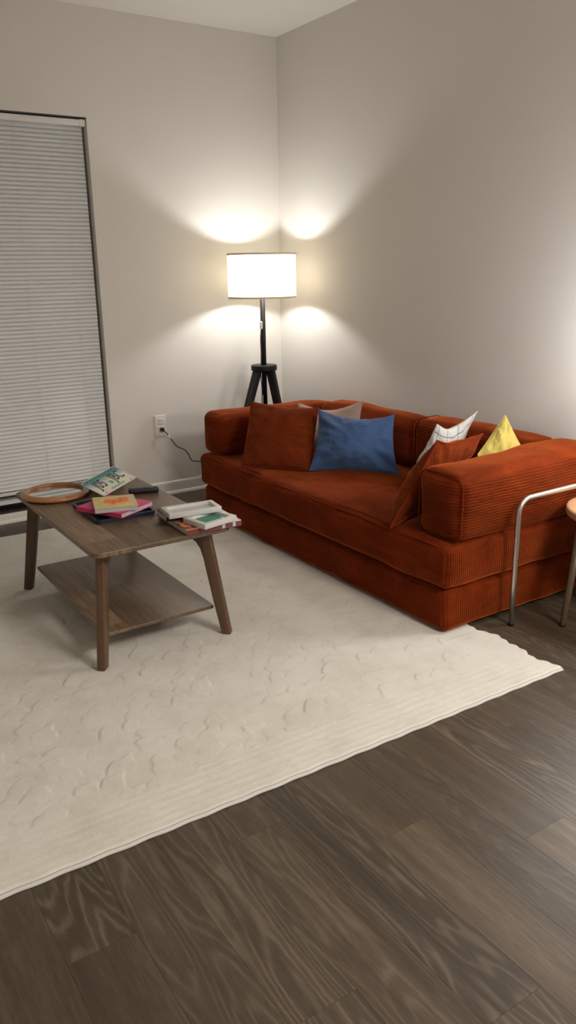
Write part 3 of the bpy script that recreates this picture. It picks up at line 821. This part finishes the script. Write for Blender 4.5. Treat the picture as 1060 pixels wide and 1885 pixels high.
# art book and frames
ab, w, h = book('book', [(-1.692, -1.725), (-1.478, -1.734), (-1.452, -1.985), (-1.666, -1.978)], TZ, .021, M['maroon'],
     'large maroon-spined art book overhanging the near right corner of the table', .0022, 'near', topmat=M['art_cover'])
for xx in (.030, .072): local_obj('spine_mark', box((xx, -h/2-.0006, .002), (xx+.012, -h/2, .0205)), M['pages'], ab)
nb, w, h = book('notebook', [(-1.700, -1.745), (-1.560, -1.755), (-1.572, -1.855), (-1.690, -1.850)], TZ+.021, .020, M['black_cover'],
     'black notebook under the larger white picture frame', .0016, 'near', cat='notebook')
def frame(label, c4, z0, th, fw, extra=None):
    P = [Vector((a, b, 0)) for a, b in c4]; ctr = sum(P, Vector())/4
    du = ((P[1]-P[0])+(P[2]-P[3]))/2; dv = ((P[0]-P[3])+(P[1]-P[2]))/2
    w, h = du.length, dv.length
    r = thing('picture_frame', None, label, 'picture frame', None, flat_matrix((ctr.x, ctr.y, z0), math.atan2(du.y, du.x)))
    o = [(-w/2, -h/2), (w/2, -h/2), (w/2, h/2), (-w/2, h/2)]; i = [(a-math.copysign(fw, a), b-math.copysign(fw, b)) for a, b in o]
    V = [(a, b, 0) for a, b in o]+[(a, b, th) for a, b in o]+[(a, b, th) for a, b in i]+[(a*.985, b*.985, th-.010) for a, b in i]+[(a, b, 0) for a, b in i]
    F = [(r_*4+k, r_*4+(k+1) % 4, ((r_+1) % 5)*4+(k+1) % 4, ((r_+1) % 5)*4+k) for r_ in range(5) for k in range(4)]
    bevel(local_obj('molding', (V, F), M['frame_white'], r), .0012)
    local_obj('backing', box((-w/2+fw-.001, -h/2+fw-.001, .001), (w/2-fw+.001, h/2-fw+.001, th-.011)), M['mat_board'], r)
    return r, w, h
f2, w, h = frame('smaller white picture frame with a teal print lying on the art book', [(-1.665, -1.899), (-1.521, -1.868), (-1.478, -1.980), (-1.622, -2.013)], TZ+.0215, .019, .018)
local_obj('print', prism([(-.052, -.028), (.030, -.032), (.050, .0), (.040, .036), (-.030, .036), (-.054, .008)], (.004, .008, .0088), (1, 0, 0), (0, 1, 0), (0, 0, 1), .0012), M['teal_print'], f2)
f1, w, h = frame('larger white picture frame lying face up on the black notebook', [(-1.715, -1.792), (-1.518, -1.816), (-1.486, -1.912), (-1.683, -1.888)], TZ+.0415, .019, .016)

# ------------------------------------------------------------------ floor lamp in the corner
LX, LY = -.319, -.300
fl_ = thing('floor_lamp', (LX, LY, 0), 'black tripod floor lamp with a lit white drum shade in the corner behind the sofa', 'floor lamp')
world_obj('pole', *tube([(LX, LY, .60), (LX, LY, 1.205)], .0150, 16), M['black_wood'], fl_)
pd = world_obj('tripod_disc', *lathe([(0, .745), (.074, .745), (.077, .748), (.077, .774), (.074, .777), (0, .777)], (LX, LY, 0), 40), M['black_wood'], fl_, False); bevel(pd, .002)
for (ax, ay), rb_ in (((-.99, .06), .285), ((.44, -.89), .212), ((.55, .83), .235)):
    d = Vector((ax, ay, 0)).normalized(); s_ = Vector((-d.y, d.x, 0))
    t0 = Vector((LX, LY, .746))+d*.045; t1 = Vector((LX, LY, .002))+d*rb_
    ins = [(0, 0), (0, 0)]
    V = []
    for c_, wd in ((t1, .020), (t0, .027)):
        for a_, b_ in ((-1, -1), (1, -1), (1, 1), (-1, 1)): V.append(c_+d*a_*wd*(1 if True else 0)+s_*b_*.013)
    V += [t0-d*.040+Vector((0, 0, 0))+s_*-.013, t0-d*.040+s_*.013, t0-d*.020-Vector((0, 0, .050))+s_*-.013, t0-d*.020-Vector((0, 0, .050))+s_*.013]
    F = [(0, 3, 2, 1), (4, 5, 6, 7), (0, 1, 5, 4), (1, 2, 6, 5), (2, 3, 7, 6), (3, 0, 4, 7)]
    g_ = world_obj('leg', V[:8], F, M['black_wood'], fl_, False); bevel(g_, .004)
SR, SZ0, SZ1 = .196, 1.166, 1.4025
sd = world_obj('lamp_shade', *lathe([(SR, SZ0), (SR, SZ1)], (LX, LY, 0), 72), M['shade'], fl_)
for z_ in (SZ0, SZ1):
    world_obj('shade_trim', *lathe([(SR+.0015, z_-.005), (SR+.0015, z_+.005), (SR-.0015, z_+.005), (SR-.0015, z_-.005)], (LX, LY, 0), 72, True), M['shade_trim'], sd, False)
sp = MB()
for k in range(3):
    a = 2*PI*k/3+.4; sp.add(tube([(LX+.018*math.cos(a), LY+.018*math.sin(a), SZ1-.03), (LX+(SR-.002)*math.cos(a), LY+(SR-.002)*math.sin(a), SZ1-.006)], .0018, 6))
sp.add(lathe([(.019, SZ1-.033), (.019, SZ1-.027), (.015, SZ1-.027), (.015, SZ1-.033)], (LX, LY, 0), 20, True))
world_obj('shade_spider', *sp.vf, M['headrail'], sd)
world_obj('bulb_socket', *tube([(LX, LY, 1.20), (LX, LY, 1.236)], .018, 16), M['headrail'], fl_)
def sphere(c, r, seg=24):
    return lathe([(max(1e-4, r*math.sin(PI*k/14)), -r*math.cos(PI*k/14)) for k in range(15)], c, seg)
world_obj('bulb', *sphere((LX, LY, 1.268), .034), M['bulb'], fl_)
cw_ = [(LX-.014, LY-.006, 1.19), (LX-.016, LY-.008, 1.08), (LX-.020, LY-.010, 1.03)]
world_obj('switch', *rbox((LX-.027, LY-.020, .985), (LX-.013, LY-.002, 1.030), .006, 3, (2, 2, 4)), M['white_plastic'], fl_)
cord = smooth_path([(LX-.020, LY-.011, .987), (LX-.026, LY-.012, .93), (LX-.025, LY-.012, .85), (LX-.027, LY-.012, .777), (LX-.030, LY-.012, .70), (LX-.024, LY-.010, .64), (LX-.026, LY-.01, .55), (LX-.03, LY-.01, .30),
                    (LX-.05, LY, .04), (LX-.12, LY+.05, .006), (-.46, -.10, .03), (-.52, -.05, .12), (-.575, -.035, .176), (-.618, -.030, .181), (-.667, -.030, .187), (-.697, -.03, .202), (-.714, -.03, .239), (-.738, -.03, .269), (-.788, -.03, .299),
                    (-.824, -.030, .347), (-.850, -.030, .386), (-.8695, -.028, .406), (-.8735, -.022, .411)], 6)
world_obj('power_cord', *tube(smooth_path(cw_, 4), .003, 7), M['cord_black'], fl_)
pcd = world_obj('power_cord', *tube(cord, .0031, 8), M['cord_black'], fl_)
world_obj('cord_tag', *tube([(-.842, -.030, .3745), (-.826, -.030, .350)], .0052, 8), M['brass_tag'], pcd)
world_obj('plug', *rbox((-.886, -.034, .4005), (-.862, -.0105, .4225), .007, 3, (2, 2, 2)), M['black_plastic'], pcd)

# ------------------------------------------------------------------ steel tube frame and stool at the near end of the sofa
sf_ = thing('tube_frame', (-.33, -2.49, 0), 'bent brushed steel tube frame standing against the near end of the sofa', 'metal frame')
TP = [(-.586, -2.492, .004), (-.590, -2.494, .20), (-.594, -2.496, .44)]
for k in range(1, 8):
    a = PI/2*k/8; TP.append((-.594+.055*(1-math.cos(a)), -2.4965, .4485+.055*math.sin(a)))
TP += [(-.535, -2.4968, .5035), (-.3, -2.4975, .505), (-.12, -2.498, .505)]
for k in range(1, 8):
    a = PI/2*k/8; TP.append((-.12+.055*math.sin(a), -2.498, .505-.055*(1-math.cos(a))))
TP += [(-.065, -2.497, .44), (-.065, -2.494, .2), (-.065, -2.492, .004)]
world_obj('tube', *tube(TP, .0102, 16), M['steel'], sf_)
for x_ in (-.586, -.065): world_obj('foot_cap', *lathe([(.0001, 0), (.0118, 0), (.0118, .014), (.0105, .0150)], (x_, -2.492, 0), 16), M['black_plastic'], sf_)
SC = (-.228, -2.682)
st = thing('wooden_stool', (SC[0], SC[1], 0), 'round light wood stool with splayed legs at the right edge beside the sofa end', 'stool')
ST = .452
world_obj('seat', *lathe([(0, ST-.036), (.195, ST-.036), (.204, ST-.032), (.208, ST-.022), (.208, ST-.010), (.204, ST-.002), (.195, ST), (0, ST)], (SC[0], SC[1], 0), 56), M['wood_light'], st)
for k in range(4):
    a_ = math.atan2(.075, -.205)+PI/2*k; d = Vector((math.cos(a_), math.sin(a_), 0))
    if k == 3: d = Vector((math.cos(a_), math.sin(a_), 0))
    a0 = Vector((SC[0], SC[1], .004))+d*.216; a1 = Vector((SC[0], SC[1], ST-.035))+d*.176
    if a0.y > -2.46: a0.y = -2.47; a1.y = -2.52
    lg = world_obj('leg', *tube([a0, a0.lerp(a1, .03), a1], [.0105, .0110, .0165], 14), M['leg_brown'], st)
    world_obj('foot_cap', *lathe([(.0001, 0), (.012, 0), (.012, .008), (.0105, .010)], (a0.x, a0.y, 0), 14), M['black_plastic'], lg)
# lamp standing on the stool, out of frame: its light falls on the wall, the near arm and the steel tube
TLX, TLY = -.215, -2.755
tl = thing('table_lamp', (TLX, TLY, .452), 'lit white globe table lamp standing on the wooden stool', 'table lamp')
world_obj('base', *lathe([(0, .452), (.075, .452), (.079, .458), (.075, .466), (.020, .476), (.012, .53), (.011, .85), (.030, .865), (.046, .885), (.048, .900), (0, .900)], (TLX, TLY, 0), 36), M['ceramic'], tl)
world_obj('globe', *sphere((TLX, TLY, 1.000), .110, 40), M['globe'], tl)

# unseen ceiling lamp added behind the camera, made wide for soft fill
CLX, CLY = -.95, -5.1
cl = thing('fill_ceiling_light', (CLX, CLY, H), 'unseen large round ceiling light added as soft fill behind the camera', 'ceiling light')
world_obj('housing', *lathe([(0, H-.001), (.54, H-.001), (.54, H-.05), (.515, H-.055)], (CLX, CLY, 0), 48), M['headrail'], cl)
world_obj('diffuser', *lathe([(0, H-.082), (.25, H-.079), (.42, H-.068), (.515, H-.052)], (CLX, CLY, 0), 48), M['fill_lens'], cl)

# ------------------------------------------------------------------ night outside, camera, view
wd = bpy.data.worlds.new('night'); scene.world = wd; wd.use_nodes = True
wd.node_tree.nodes['Background'].inputs[0].default_value = C4(.010, .012, .02); wd.node_tree.nodes['Background'].inputs[1].default_value = .3
cam = bpy.data.cameras.new('camera'); co_ = bpy.data.objects.new('camera', cam); COL.objects.link(co_)
cam.sensor_fit = 'VERTICAL'; cam.sensor_height = 24; cam.sensor_width = 24*1060/1885; cam.lens = 24*1454.358/1885
cam.clip_start = .02
co_.location = (-2.810107, -4.341615, 1.319990); co_.rotation_euler = (1.272139, .015229, -.584180)
scene.camera = co_
vs = scene.view_settings; vs.view_transform = 'Standard'; vs.look = 'None'; vs.gamma = 1; vs.use_curve_mapping = False
vs.exposure = -0.2
scene.cycles.use_denoising = True
scene.cycles.max_bounces = 10; scene.cycles.diffuse_bounces = 6; scene.cycles.transmission_bounces = 6
scene.cycles.sample_clamp_indirect = 6
scene.cycles.caustics_reflective = False; scene.cycles.caustics_refractive = False
